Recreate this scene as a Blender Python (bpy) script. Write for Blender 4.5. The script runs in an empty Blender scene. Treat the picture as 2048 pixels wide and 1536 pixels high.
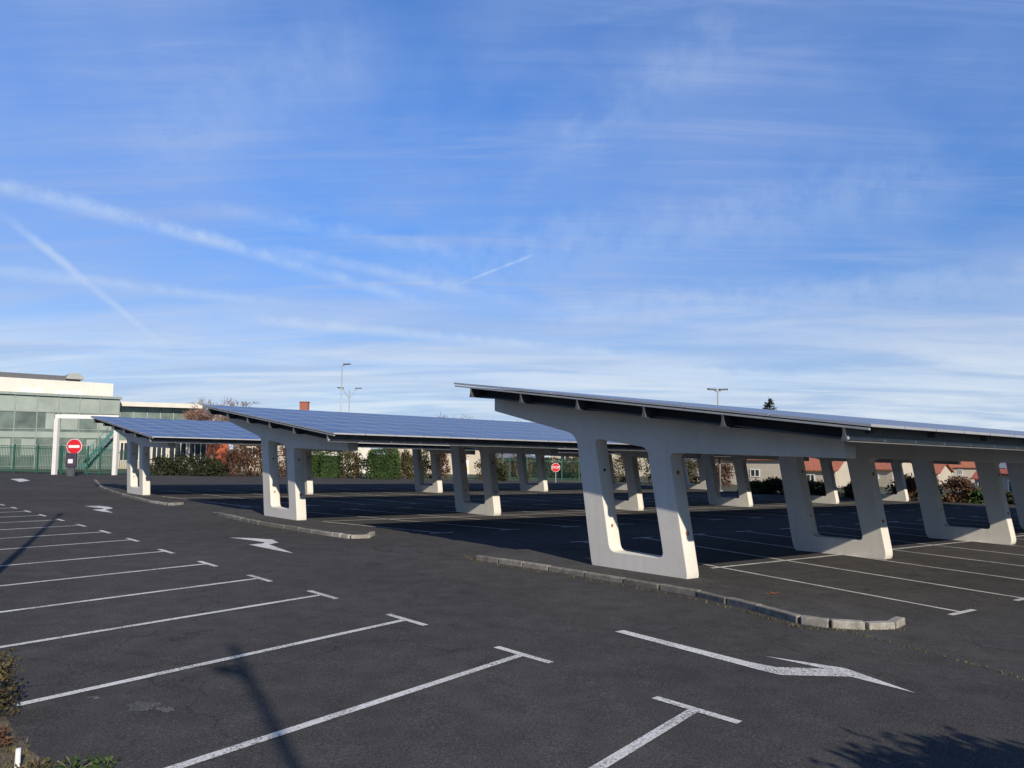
import bpy, bmesh, math, random
from mathutils import Vector, Matrix
random.seed(7)
R=math.radians
sc=bpy.context.scene
COL=sc.collection
F=1480.0; HC=2.4; TH=math.atan(137/1480.0)
ct,st=math.cos(TH),math.sin(TH)
GA,GB=-.02026,-.00592
def gz(x,y): return GA*x+GB*y
def ray(px,py):
    cx=(px-1024)/F; cz=-(py-768)/F
    return Vector((cx,ct-cz*st,st+cz*ct))
def P(px,py,dz=0.0):
    d=ray(px,py)
    t=(HC-dz)/(GA*d.x+GB*d.y-d.z)
    return Vector((d.x*t,d.y*t,HC+d.z*t))
def zat(D,py):
    d=ray(1024,py); return HC+D*d.z/d.y
def xy(px,D): return Vector(((px-1024)/F*D*.997,D,0))
def g3(x,y,dz=0): return Vector((x,y,gz(x,y)+dz))

# ------------------------------------------------------------ materials
def newmat(name):
    m=bpy.data.materials.new(name); m.use_nodes=True
    nt=m.node_tree; b=nt.nodes['Principled BSDF']
    return m,nt,b
def ramp(nt,fac,stops):
    r=nt.nodes.new('ShaderNodeValToRGB')
    e=r.color_ramp.elements
    e[0].position,e[0].color=stops[0][0],(*stops[0][1],1)
    e[1].position,e[1].color=stops[-1][0],(*stops[-1][1],1)
    for p,c in stops[1:-1]:
        x=e.new(p); x.color=(*c,1)
    nt.links.new(fac,r.inputs[0]); return r.outputs[0]
def noise(nt,vec,scale,detail=4,rough=.6):
    n=nt.nodes.new('ShaderNodeTexNoise'); n.inputs['Scale'].default_value=scale
    n.inputs['Detail'].default_value=detail; n.inputs['Roughness'].default_value=rough
    if vec is not None: nt.links.new(vec,n.inputs['Vector'])
    return n.outputs['Fac']
def pos(nt): return nt.nodes.new('ShaderNodeNewGeometry').outputs['Position']
def mixc(nt,fac,a,b,mode='MIX'):
    m=nt.nodes.new('ShaderNodeMix'); m.data_type='RGBA'; m.blend_type=mode
    for s,v in ((m.inputs[0],fac),(m.inputs[6],a),(m.inputs[7],b)):
        if hasattr(v,'is_linked'): nt.links.new(v,s)
        elif isinstance(v,tuple): s.default_value=(*v,1) if len(v)==3 else v
        else: s.default_value=v
    return m.outputs[2]
def bump(nt,b,h,strength,dist=.02):
    n=nt.nodes.new('ShaderNodeBump'); n.inputs['Strength'].default_value=strength; n.inputs['Distance'].default_value=dist
    nt.links.new(h,n.inputs['Height']); nt.links.new(n.outputs[0],b.inputs['Normal'])
def simple(name,c,rough=.6,metal=0,var=.18,scale=3,bmp=0,bscale=40):
    m,nt,b=newmat(name); p=pos(nt)
    f=noise(nt,p,scale,4)
    col=ramp(nt,f,[(.3,tuple(x*(1-var) for x in c)),(.7,tuple(min(1,x*(1+var)) for x in c))])
    nt.links.new(col,b.inputs['Base Color']); b.inputs['Roughness'].default_value=rough; b.inputs['Metallic'].default_value=metal
    if bmp: bump(nt,b,noise(nt,p,bscale,4),bmp)
    return m
def asphalt(name,k=1.0):
    m,nt,b=newmat(name); p=pos(nt)
    big=ramp(nt,noise(nt,p,.22,5,.6),[(.3,(.066*k,.064*k,.0635*k)),(.55,(.080*k,.0775*k,.0765*k)),(.75,(.092*k,.089*k,.087*k))])
    med=ramp(nt,noise(nt,p,2.2,6,.7),[(.3,(.80,.80,.80)),(.7,(1.18,1.18,1.17))])
    sp=ramp(nt,noise(nt,p,55,3,.7),[(.3,(.5,.5,.5)),(.55,(1.0,1.0,1.0)),(.66,(1.5,1.5,1.47)),(.76,(2.9,2.85,2.75))])
    c=mixc(nt,1.0,big,med,'MULTIPLY'); c=mixc(nt,1.0,c,sp,'MULTIPLY')
    v=nt.nodes.new('ShaderNodeTexVoronoi'); v.feature='DISTANCE_TO_EDGE'; v.inputs['Scale'].default_value=.16
    nz=nt.nodes.new('ShaderNodeTexNoise'); nz.inputs['Scale'].default_value=.9; nz.inputs['Detail'].default_value=5; nt.links.new(p,nz.inputs['Vector'])
    ad=nt.nodes.new('ShaderNodeVectorMath'); ad.operation='MULTIPLY_ADD'; ad.inputs[1].default_value=(2.2,2.2,0)
    nt.links.new(nz.outputs['Color'],ad.inputs[0]); nt.links.new(p,ad.inputs[2]); nt.links.new(ad.outputs[0],v.inputs['Vector'])
    ck=ramp(nt,v.outputs['Distance'],[(0,(.62,.62,.62)),(.004,(1,1,1))])
    c=mixc(nt,.8,c,ck,'MULTIPLY')
    nt.links.new(c,b.inputs['Base Color']); b.inputs['Roughness'].default_value=1.0
    b.inputs['Specular IOR Level'].default_value=.02
    bump(nt,b,noise(nt,p,70,3,.7),.5,.012)
    return m
def paint(name,c,wear=.47):
    m,nt,b=newmat(name); p=pos(nt)
    f=noise(nt,p,38,5,.75); g=noise(nt,p,1.3,4,.6)
    a=nt.nodes.new('ShaderNodeMath'); a.operation='MULTIPLY_ADD'; a.inputs[1].default_value=.35; nt.links.new(g,a.inputs[0]); nt.links.new(f,a.inputs[2])
    col=ramp(nt,a.outputs[0],[(wear+.07,(.075,.072,.068)),(wear+.2,tuple(x*.8 for x in c)),(.85,c)])
    nt.links.new(col,b.inputs['Base Color']); b.inputs['Roughness'].default_value=.85
    b.inputs['Specular IOR Level'].default_value=.1
    return m
def leafmat(name,cols,rough=.7,tex=1.6):
    m,nt,b=newmat(name); g=nt.nodes.new('ShaderNodeNewGeometry')
    n=len(cols); col=ramp(nt,g.outputs['Random Per Island'],[(i/(n-1) if n>1 else 0,c) for i,c in enumerate(cols)])
    cl=ramp(nt,noise(nt,g.outputs['Position'],tex,4),[(.3,(.6,.6,.6)),(.7,(1.3,1.3,1.3))])
    nt.links.new(mixc(nt,1.0,col,cl,'MULTIPLY'),b.inputs['Base Color']); b.inputs['Roughness'].default_value=rough
    b.inputs['Specular IOR Level'].default_value=.2
    return m
def concrete():
    m,nt,b=newmat('concrete'); p=pos(nt)
    a=ramp(nt,noise(nt,p,.9,6,.55),[(.3,(.63,.60,.54)),(.5,(.675,.645,.58)),(.7,(.71,.68,.615))])
    s=ramp(nt,noise(nt,p,26,4,.6),[(.32,(.93,.93,.93)),(.5,(1,1,1)),(.7,(1.02,1.02,1.02))])
    mp=nt.nodes.new('ShaderNodeMapping'); mp.inputs['Scale'].default_value=(5,5,.6); nt.links.new(p,mp.inputs[0])
    st_=ramp(nt,noise(nt,mp.outputs[0],1,5),[(.34,(.78,.77,.74)),(.50,(1,1,1))])
    pit=ramp(nt,noise(nt,p,90,2,.5),[(.24,(.55,.54,.52)),(.31,(1,1,1))])
    c=mixc(nt,1.0,a,s,'MULTIPLY'); c=mixc(nt,.26,c,st_,'MULTIPLY'); c=mixc(nt,.6,c,pit,'MULTIPLY')
    nt.links.new(c,b.inputs['Base Color']); b.inputs['Roughness'].default_value=.75
    bump(nt,b,noise(nt,p,45,4),.08,.01)
    return m
def panelglass():
    m,nt,b=newmat('panel_glass')
    uv=nt.nodes.new('ShaderNodeUVMap'); sp=nt.nodes.new('ShaderNodeSeparateXYZ'); nt.links.new(uv.outputs[0],sp.inputs[0])
    def line(o,n,w):
        a=nt.nodes.new('ShaderNodeMath'); a.operation='MULTIPLY'; a.inputs[1].default_value=n; nt.links.new(o,a.inputs[0])
        f=nt.nodes.new('ShaderNodeMath'); f.operation='FRACT'; nt.links.new(a.outputs[0],f.inputs[0])
        l=nt.nodes.new('ShaderNodeMath'); l.operation='LESS_THAN'; l.inputs[1].default_value=w; nt.links.new(f.outputs[0],l.inputs[0]); return l.outputs[0]
    mx=nt.nodes.new('ShaderNodeMath'); mx.operation='MAXIMUM'
    nt.links.new(line(sp.outputs[0],10,.04),mx.inputs[0]); nt.links.new(line(sp.outputs[1],6,.04),mx.inputs[1])
    oi=nt.nodes.new('ShaderNodeObjectInfo')
    base=ramp(nt,oi.outputs['Random'],[(0,(.010,.022,.085)),(1,(.022,.042,.13))])
    nt.links.new(mixc(nt,mx.outputs[0],base,(.09,.12,.20)),b.inputs['Base Color'])
    b.inputs['Roughness'].default_value=.24; b.inputs['IOR'].default_value=1.24
    return m
def tiles(name,c):
    m,nt,b=newmat(name); p=pos(nt)
    w=nt.nodes.new('ShaderNodeTexWave'); w.inputs['Scale'].default_value=1.6; w.bands_direction='X'; nt.links.new(p,w.inputs['Vector'])
    col=ramp(nt,noise(nt,p,3,6,.7),[(.3,tuple(x*.6 for x in c)),(.7,tuple(x*1.25 for x in c))])
    cc=mixc(nt,.5,col,ramp(nt,w.outputs['Fac'],[(0,(.6,.6,.6)),(.6,(1.1,1.1,1.1))]),'MULTIPLY')
    nt.links.new(cc,b.inputs['Base Color']); b.inputs['Roughness'].default_value=.85
    bump(nt,b,w.outputs['Fac'],.5,.05); return m
M=dict(
 asphalt=asphalt('asphalt'), asphalt2=asphalt('island_asphalt',1.12),
 white_line=paint('worn_white_paint',(.72,.71,.68)), arrow=paint('worn_arrow_paint',(.74,.73,.70),.45), orange=paint('orange_marking',(.50,.15,.05),.48),
 stain=simple('oil_stain',(.040,.038,.037),.9,var=.3,scale=8), splash=paint('lime_splash',(.30,.30,.29),.60),
 concrete=concrete(), kerb=leafmat('kerb_stone',[(.15,.14,.12),(.21,.195,.17),(.27,.25,.22)],.9,8), kerb_light=leafmat('pale_kerb_stone',[(.24,.225,.195),(.30,.285,.25),(.36,.34,.30)],.9,8),
 glass=panelglass(), alu=simple('aluminium',(.42,.43,.46),.5,.4,var=.08), back=simple('panel_back',(.012,.012,.015),.8), steel=simple('galvanised_steel',(.34,.355,.355),.6,.2,var=.12,scale=5), fascia=simple('grey_fascia',(.17,.18,.185),.65,.1,var=.12,scale=5), purlin=simple('shade_dark_steel',(.05,.055,.06),.7,.1,var=.15,scale=5), bracket=simple('grey_bracket',(.085,.095,.098),.7,0),  # purlin steel and panel back darkened for the shade beneath the roof
 rust=simple('rusty_plug',(.33,.13,.07),.8), dark=simple('dark_plug',(.05,.05,.05),.8),
 soil=simple('soil',(.10,.078,.052),.95,var=.5,scale=9,bmp=.6), lawn=simple('lawn',(.065,.07,.032),.95,var=.45,scale=1.5,bmp=.5,bscale=12),
 white=simple('white_render',(.66,.63,.57),.8,var=.07,scale=1), cream=simple('cream_render',(.48,.43,.355),.85,var=.08,scale=1), grey_wall=simple('grey_render',(.40,.375,.33),.85,var=.1,scale=1),
 redwall=simple('red_render',(.40,.10,.05),.8,var=.15,scale=1.5), brick=simple('brick',(.34,.12,.08),.85,var=.25,scale=7), tile=tiles('clay_tile',(.46,.155,.08)), tile2=tiles('red_tile',(.43,.105,.06)),
 darkroof=simple('dark_roof',(.10,.105,.12),.6,var=.15), pane=simple('window_glass',(.035,.045,.05),.08,var=.2), frame=simple('white_frame',(.72,.71,.69),.5,var=.04),
 cwall=simple('curtain_glass',(.17,.215,.195),.12,.15,var=.4,scale=.5), cwall2=simple('spandrel_glass',(.33,.38,.35),.25,.05,var=.15,scale=.6), mull=simple('mullion',(.28,.33,.31),.5,.2), greenmetal=simple('green_metal',(.02,.10,.075),.5,var=.1),
 teal=simple('teal_paint',(.05,.17,.16),.5), polegrey=simple('pole_paint',(.42,.43,.44),.5,.3,var=.08), lampdark=simple('lamp_housing',(.10,.105,.11),.5,.2),
 signred=simple('sign_red',(.62,.02,.03),.4,var=.04), signwhite=simple('sign_white',(.82,.82,.82),.4,var=.02), purple=simple('box_plum',(.06,.045,.07),.5), yellow=simple('yellow_paint',(.75,.55,.05),.5),
 bark=simple('bark',(.16,.12,.09),.9,var=.3,scale=12), twig=simple('twig',(.22,.12,.085),.9,var=.3,scale=5), twig2=simple('pale_twig',(.21,.15,.125),.9,var=.3,scale=5),
 lg=leafmat('leaf_green',[(.020,.042,.011),(.046,.085,.022),(.080,.125,.032)]), ld=leafmat('leaf_dark',[(.014,.020,.010),(.030,.041,.017),(.056,.062,.027)]),
 lb=leafmat('leaf_brown',[(.05,.025,.017),(.11,.055,.034),(.15,.085,.05)]), lo=leafmat('leaf_olive',[(.04,.036,.016),(.085,.072,.03),(.12,.095,.042)]), lc=leafmat('conifer_leaf',[(.008,.016,.009),(.02,.034,.018),(.03,.045,.02)]),
 dry=leafmat('dry_grass',[(.09,.08,.035),(.17,.14,.065),(.08,.10,.035)]),
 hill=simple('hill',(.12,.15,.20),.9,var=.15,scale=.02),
)
# ------------------------------------------------------------ mesh builder
def abspos(o):
    v=Vector((0,0,0))
    while o is not None: v=v+Vector(o.location); o=o.parent
    return v
class MB:
    def __init__(s): s.v=[]; s.f=[]
    def box(s,c,a,b,d):
        c,a,b,d=map(Vector,(c,a,b,d)); i=len(s.v)
        for k in (-1,1):
            for q in ((-1,-1),(1,-1),(1,1),(-1,1)): s.v.append(c+a*q[0]+b*q[1]+d*k)
        s.f+=[(i+3,i+2,i+1,i),(i+4,i+5,i+6,i+7)]+[(i+j,i+(j+1)%4,i+4+(j+1)%4,i+4+j) for j in range(4)]
        return s
    def bx(s,x0,x1,y0,y1,z0,z1): return s.box(((x0+x1)/2,(y0+y1)/2,(z0+z1)/2),((x1-x0)/2,0,0),(0,(y1-y0)/2,0),(0,0,(z1-z0)/2))
    def bar(s,p,q,w,t,up=(0,0,1)):
        p,q=Vector(p),Vector(q); d=(q-p); u=Vector(up); n=d.cross(u)
        if n.length<1e-6: n=d.cross(Vector((1,0,0)))
        n.normalize(); m=n.cross(d).normalized()
        return s.box((p+q)/2,d/2,n*w/2,m*t/2)
    def poly(s,pts):
        i=len(s.v); s.v+=[Vector(p) for p in pts]; s.f.append(tuple(range(i,i+len(pts)))); return s
    def prism(s,pts,e):
        e=Vector(e); n=len(pts); i=len(s.v); s.v+=[Vector(p) for p in pts]+[Vector(p)+e for p in pts]
        s.f+=[tuple(range(i+n-1,i-1,-1)),tuple(range(i+n,i+2*n))]+[(i+j,i+(j+1)%n,i+n+(j+1)%n,i+n+j) for j in range(n)]
        return s
    def tube(s,p,q,r0,r1=None,n=8,cap=True):
        p,q=Vector(p),Vector(q); r1=r0 if r1 is None else r1; d=(q-p).normalized()
        u=d.cross(Vector((0,0,1))); 
        if u.length<1e-4: u=Vector((1,0,0))
        u.normalize(); w=d.cross(u); i=len(s.v)
        for c,r in ((p,r0),(q,r1)):
            for k in range(n):
                a=2*math.pi*k/n; s.v.append(c+u*math.cos(a)*r+w*math.sin(a)*r)
        s.f+=[(i+k,i+(k+1)%n,i+n+(k+1)%n,i+n+k) for k in range(n)]
        if cap: s.f+=[tuple(range(i+n-1,i-1,-1)),tuple(range(i+n,i+2*n))]
        return s
    def build(s,name,mat,parent=None,loc=None,smooth=False,bevel=0,label=None):
        me=bpy.data.meshes.new(name); o=bpy.data.objects.new(name,me)
        if parent is not None: o.parent=parent; org=abspos(parent)
        else: org=Vector(loc) if loc is not None else Vector((0,0,0)); o.location=org
        me.from_pydata([tuple(v-org) for v in s.v],[],s.f)
        bm=bmesh.new(); bm.from_mesh(me); bmesh.ops.recalc_face_normals(bm,faces=bm.faces) if len(s.f)<4000 and mat not in LEAVES else None
        bm.to_mesh(me); bm.free()
        me.materials.append(mat if not isinstance(mat,str) else M[mat])
        if smooth:
            for p in me.polygons: p.use_smooth=True
        COL.objects.link(o)
        if bevel:
            b=o.modifiers.new('bevel','BEVEL'); b.width=bevel; b.segments=2; b.limit_method='ANGLE'
        if label: o['label']=label
        return o
LEAVES=('lg','ld','lb','lo','lc','dry')
def tag(o,label,cat,group=None):
    o['label']=label; o['category']=cat
    if group: o['group']=group
    return o
def struct(o): o['kind']='structure'; return o
def thing(name,loc,label,cat,group=None):
    o=bpy.data.objects.new(name,None); COL.objects.link(o); o.location=loc; o.empty_display_size=.3
    return tag(o,label,cat,group)

# ------------------------------------------------------------ world, sun, camera
SUN_EL=R(27); sd=Vector((-.456,.890,0)).normalized()
lt=Vector((sd.x*math.cos(SUN_EL),sd.y*math.cos(SUN_EL),-math.sin(SUN_EL)))
L=bpy.data.lights.new('sun','SUN'); L.energy=5.0; L.angle=R(.53); L.color=(1,.90,.75)
lo=bpy.data.objects.new('sun',L); COL.objects.link(lo); lo.rotation_euler=lt.to_track_quat('-Z','Y').to_euler(); lo.location=(10,-20,30)
W=bpy.data.worlds.new('World'); sc.world=W; W.use_nodes=True; nt=W.node_tree
bg=nt.nodes['Background']; SKY=.085; bg.inputs['Strength'].default_value=SKY
sky=nt.nodes.new('ShaderNodeTexSky'); sky.sky_type='NISHITA'; sky.sun_disc=False; sky.sun_elevation=SUN_EL; sky.sun_rotation=R(153); sky.air_density=1.0; sky.dust_density=.4; sky.ozone_density=2.5
tc=nt.nodes.new('ShaderNodeTexCoord'); D_=tc.outputs['Generated']
def mth(op,a,b=None,c=None,clamp=False):
    n=nt.nodes.new('ShaderNodeMath'); n.operation=op; n.use_clamp=clamp
    for s,v in zip(n.inputs,(a,b,c)):
        if v is None: continue
        if hasattr(v,'is_linked'): nt.links.new(v,s)
        else: s.default_value=v
    return n.outputs[0]
def vdot(v):
    n=nt.nodes.new('ShaderNodeVectorMath'); n.operation='DOT_PRODUCT'; nt.links.new(D_,n.inputs[0]); n.inputs[1].default_value=v; return n.outputs['Value']
def mrange(x,a,b,c=0,d=1,smooth=True):
    n=nt.nodes.new('ShaderNodeMapRange'); n.interpolation_type='SMOOTHSTEP' if smooth else 'LINEAR'
    nt.links.new(x,n.inputs[0]); 
    for i,v in zip((1,2,3,4),(a,b,c,d)): n.inputs[i].default_value=v
    return n.outputs[0]
sep=nt.nodes.new('ShaderNodeSeparateXYZ'); nt.links.new(D_,sep.inputs[0])
dz=mth('MAXIMUM',sep.outputs[2],0.0); den=mth('ADD',dz,.09)
cmb=nt.nodes.new('ShaderNodeCombineXYZ'); nt.links.new(mth('DIVIDE',sep.outputs[0],den),cmb.inputs[0]); nt.links.new(mth('DIVIDE',sep.outputs[1],den),cmb.inputs[1])
def wn(rot,scale,s,detail,rough,dist=0):
    mp=nt.nodes.new('ShaderNodeMapping'); mp.inputs['Rotation'].default_value=(0,0,R(rot)); mp.inputs['Scale'].default_value=scale; nt.links.new(cmb.outputs[0],mp.inputs[0])
    n=nt.nodes.new('ShaderNodeTexNoise'); n.inputs['Scale'].default_value=s; n.inputs['Detail'].default_value=detail; n.inputs['Roughness'].default_value=rough; n.inputs['Distortion'].default_value=dist
    nt.links.new(mp.outputs[0],n.inputs['Vector']); return n.outputs['Fac']
# cirrus lies away from the sun; thinned sunward to lower the ambient light
clear=mrange(vdot((-sd.x,-sd.y,0)),-.1,.7,1,.22)
veil=mrange(wn(20,(1,.7,1),.9,5,.55,.5),.30,.66)
streak=mrange(wn(-42,(.5,2.2,1),1.3,7,.66,.8),.40,.74)
fine=mrange(wn(72,(.35,3.6,1),2.0,7,.68,.4),.40,.72)
bands=mrange(wn(8,(.40,1.1,1),1.05,7,.64,1.2),.32,.66)
low=mrange(sep.outputs[2],.04,.28,1,0); mid=mrange(sep.outputs[2],.11,.31,1,0)
msk=mth('MULTIPLY',veil,.42)
msk=mth('MAXIMUM',msk,mth('MULTIPLY',streak,.50))
msk=mth('ADD',msk,mth('MULTIPLY',mth('MULTIPLY',fine,veil),.34))
msk=mth('MAXIMUM',msk,mth('MULTIPLY',mth('MULTIPLY',bands,mid),.86))
haze=mrange(sep.outputs[2],.02,.30,.80,0)
msk=mth('MINIMUM',mth('ADD',msk,mth('MULTIPLY',haze,mth('SUBTRACT',1.0,msk))),.96)
msk=mth('MULTIPLY',msk,clear)
cn=nt.nodes.new('ShaderNodeTexNoise'); cn.inputs['Scale'].default_value=26; cn.inputs['Detail'].default_value=7; cn.inputs['Roughness'].default_value=.62; nt.links.new(D_,cn.inputs['Vector'])
cnv=mrange(cn.outputs['Fac'],.32,.64,.3,1)
def contrail(p1,p2,w,s,fade=.05):
    a,b=ray(*p1).normalized(),ray(*p2).normalized(); n=a.cross(b).normalized(); t=(b-a).normalized()
    wob=mth('MULTIPLY',mth('SUBTRACT',cn.outputs['Fac'],.5),w*1.1)
    dist=mth('ABSOLUTE',mth('ADD',vdot(n),wob)); core=mrange(dist,0,w,1,0)
    al=vdot(t); q=mth('MULTIPLY',mrange(al,a.dot(t)-fade,a.dot(t)+fade),mrange(al,b.dot(t)-fade,b.dot(t)+fade,1,0))
    return mth('MULTIPLY',mth('MULTIPLY',core,q),mth('MULTIPLY',cnv,s))
tr=None
for c in (((-80,352),(440,484),.014,.40),((360,462),(820,598),.012,.38),((20,440),(165,560),.008,.48),((160,553),(305,672),.006,.45),((925,565),(1058,513),.003,.55,.01),((560,500),(1020,600),.012,.30),((420,415),(900,505),.016,.22),((520,640),(1300,715),.011,.45),((-30,540),(560,606),.011,.32),((800,560),(1900,380),.07,.18),((1100,640),(2100,560),.04,.24),((700,762),(1500,742),.009,.5),((1200,735),(2100,772),.010,.5),((1100,330),(1500,60),.06,.15),((300,330),(760,80),.08,.12)):
    k=contrail(*c); tr=k if tr is None else mth('ADD',tr,mth('MULTIPLY',k,mth('SUBTRACT',1.0,tr)))
tr=mth('MINIMUM',tr,.9)
def cmix(f,a,b):
    m=nt.nodes.new('ShaderNodeMix'); m.data_type='RGBA'; nt.links.new(f,m.inputs[0])
    for s,v in ((m.inputs[6],a),(m.inputs[7],b)):
        if isinstance(v,tuple): s.default_value=(v[0]/SKY,v[1]/SKY,v[2]/SKY,1)
        else: nt.links.new(v,s)
    return m.outputs[2]
grade=nt.nodes.new('ShaderNodeMix'); grade.data_type='RGBA'; nt.links.new(mrange(sep.outputs[2],.08,.52),grade.inputs[0]); grade.inputs[6].default_value=(.62,1.0,1.55,1); grade.inputs[7].default_value=(.85,1.45,2.25,1)
sunk=mrange(vdot((-sd.x,-sd.y,.2)),-.2,.6,1,.42)  # dims the sunward sky to reduce fill light
hs=nt.nodes.new('ShaderNodeMix'); hs.data_type='RGBA'; hs.blend_type='MULTIPLY'; hs.inputs[0].default_value=1; nt.links.new(sky.outputs[0],hs.inputs[6]); nt.links.new(grade.outputs[2],hs.inputs[7])
hv=nt.nodes.new('ShaderNodeVectorMath'); hv.operation='SCALE'; nt.links.new(hs.outputs[2],hv.inputs[0]); nt.links.new(sunk,hv.inputs['Scale'])
lowcol=cmix(mrange(wn(10,(.4,1.3,1),1.4,6,.6,.6),.32,.66),(.45,.58,.79),(.72,.80,.89))
ccol=cmix(low,(.34,.46,.77),lowcol)
base=cmix(msk,hv.outputs[0],ccol)
nt.links.new(cmix(tr,base,(.62,.74,.92)),bg.inputs['Color'])
cam=bpy.data.cameras.new('camera'); co=bpy.data.objects.new('camera',cam); COL.objects.link(co)
co.location=(0,0,HC); co.rotation_euler=(math.pi/2+TH,0,0); cam.sensor_fit='HORIZONTAL'; cam.sensor_width=36; cam.lens=F/2048*36; cam.clip_end=6000
sc.camera=co
sc.view_settings.view_transform='Standard'; sc.view_settings.look='None'; sc.view_settings.exposure=0

# ------------------------------------------------------------ ground
S=2500
struct(MB().poly([g3(-S,-S),g3(S,-S),g3(S,S),g3(-S,S)]).build('ground','asphalt'))
bnd=[(-48,74),(-22,73.2),(4,76.5),(14,67),(18.5,57.5),(28,51.5),(60,44),(400,20),(400,600),(-400,600),(-400,74)]
struct(MB().poly([g3(x,y,.004) for x,y in bnd]).build('lawn','lawn'))
struct(MB().poly([P(*p,dz=.006) for p in ((-60,1425),(5,1428),(18,1442),(28,1462),(44,1480),(56,1498),(80,1515),(100,1560),(120,1700),(-300,1700),(-300,1425))]).build('planting_bed','soil'))
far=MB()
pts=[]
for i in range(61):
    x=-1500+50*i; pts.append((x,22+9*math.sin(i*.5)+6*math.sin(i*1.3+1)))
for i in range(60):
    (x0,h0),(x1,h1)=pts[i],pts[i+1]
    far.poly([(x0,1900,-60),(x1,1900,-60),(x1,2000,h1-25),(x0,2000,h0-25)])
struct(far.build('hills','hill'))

def stripe(mb,a,b,w,dz=.008):
    a,b=Vector(a),Vector(b); d=(b-a); d.z=0; d.normalize(); n=Vector((-d.y,d.x,0))*w/2
    q=[a+n,b+n,b-n,a-n]; mb.poly([g3(p.x,p.y,dz) for p in q]); return mb
# left bay lines
Ts=[(1390,1420),(1045,1310),(812,1240),(645,1190),(519,1157),(415,1128),(332,1103),(265,1080),(210,1064),(162,1051),(120,1040),(85,1031),(55,1023),(28,1016),(5,1010)]
sdir=(P(30,1412)-P(812,1240)).normalized()
udir=(P(85,1031)-P(1390,1420)).normalized()
for p in Ts:
    c=P(*p); mb=MB()
    stripe(mb,c+sdir*.056,c+sdir*5.0,.105); stripe(mb,c-udir*.47,c+udir*.47,.105)
    struct(mb.build('parking_line','white_line'))
# carport geometry basis
V=Vector((1.433,1.0075,0)).normalized(); U=Vector((-.989,1.003,0)).normalized()
C1,C2,C3=P(1288,1150),P(570,1040),P(277,991)
def bays(M0,T0,step,n,extra_first=0):
    dv=T0-M0
    for i in range(n):
        m=M0+V*step*i; t=T0+V*step*i; mb=MB()
        stripe(mb,m+dv.normalized()*.06,t,.09); stripe(mb,t-V*.42+dv.normalized()*.053,t+V*.42+dv.normalized()*.053,.1)
        struct(mb.build('parking_line','white_line'))
        mb=MB(); b=m-dv
        stripe(mb,m-dv.normalized()*.06,b,.09); stripe(mb,b-V*.42-dv.normalized()*.053,b+V*.42-dv.normalized()*.053,.1)
        struct(mb.build('parking_line','white_line'))
    mb=MB(); stripe(mb,M0-V*.3,M0+V*step*(n-1),.1); struct(mb.build('parking_line','white_line'))
bays(P(1440,1135),P(1918,1224),2.45,13)
bays(P(640,1043),P(880,1066),2.6,15)
bays(P(350,996),P(500,1014),2.7,14)
def arrow(polys):
    mb=MB()
    for pl in polys: mb.poly([P(*p,dz=.008) for p in pl])
    return struct(mb.build('road_arrow','arrow'))
arrow([[(1230,1263),(1247,1260),(1500,1324),(1552,1334),(1650,1337),(1530,1312),(1690,1336),(1832,1386),(1700,1353),(1562,1350),(1520,1340)]])
arrow([[(459,1075),(500,1076),(545,1079),(557,1085),(538,1088.5),(587,1106.5),(540,1098),(497,1089),(525,1087),(530,1084.5),(500,1080)]])
arrow([[(168,1012),(200,1011.5),(220,1014),(226,1017),(210,1019),(226,1025.5),(205,1023),(185,1019.5),(205,1018),(208,1016.5),(190,1015)]])
arrow([[(20,958),(44,957),(60,961),(40,964),(30,960.5)]])
def blob(px,py,rx,ry,mat,name,dz=.004,seed=0,n=28):
    r=random.Random(seed+px); ph=[r.uniform(0,6.28) for _ in range(4)]; pts=[]
    for k in range(n):
        a=2*math.pi*k/n; q=1+.16*math.sin(2*a+ph[0])+.13*math.sin(3*a+ph[1])+.09*math.sin(5*a+ph[2])+.06*math.sin(9*a+ph[3])
        pts.append(P(px+rx*q*math.cos(a),py+ry*q*math.sin(a),dz=dz))
    return struct(MB().poly(pts).build(name,mat))
for a in ((806,1101,24,5),(1312,1256,42,7),(2010,1288,55,12),(1700,1163,26,5),(1640,1150,22,4),(1790,1170,24,5),(1845,1158,20,4),(1600,1135,18,3),(1500,1150,18,4),(1960,1130,30,5),(690,1052,16,3),(1730,1185,25,5)):
    blob(*a,'stain','oil_stain')
blob(285,1412,34,9,'splash','paint_splash'); blob(330,1418,20,5,'splash','paint_splash'); blob(190,1395,13,3,'splash','paint_splash')
mb=MB(); stripe(mb,P(1533,1199),P(1558,1195),.035,.09+.004); stripe(mb,P(1541,1194.5),P(1550,1199.5),.035,.09+.007); struct(mb.build('orange_cross_mark','orange'))

# ------------------------------------------------------------ islands & kerbs
def island(pts,kpath,nose,name='traffic_island'):
    w=[P(*p) for p in pts]
    struct(MB().prism([p+Vector((0,0,.08)) for p in w],(0,0,-.16)).build(name,'asphalt2'))
    def stones(path,L,mat):
        mb=MB(); q=[P(*p) for p in path]; seg=[]
        for a,b in zip(q,q[1:]):
            n=max(1,round((b-a).length/L))
            for k in range(n): seg.append((a.lerp(b,k/n),a.lerp(b,(k+1)/n)))
        for a,b in seg:
            d=(b-a).normalized()*.014; j=random.uniform(-.012,.008); s=Vector((-(b-a).y,(b-a).x,0)).normalized()
            mb.box((a+b)/2+Vector((0,0,.018+j))+s*random.uniform(-.012,.012),(b-a)/2-d,s*.07,(0,0,.09))
        return struct(mb.build('kerb',mat,bevel=.016))
    stones(kpath,.8,'kerb'); stones(nose,.36,'kerb_light')
K1=[(955,1119),(1100,1141),(1250,1166),(1400,1193),(1520,1223),(1602,1246)]; N1=[(1602,1246),(1660,1254),(1730,1258),(1785,1256),(1803,1247)]
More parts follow.
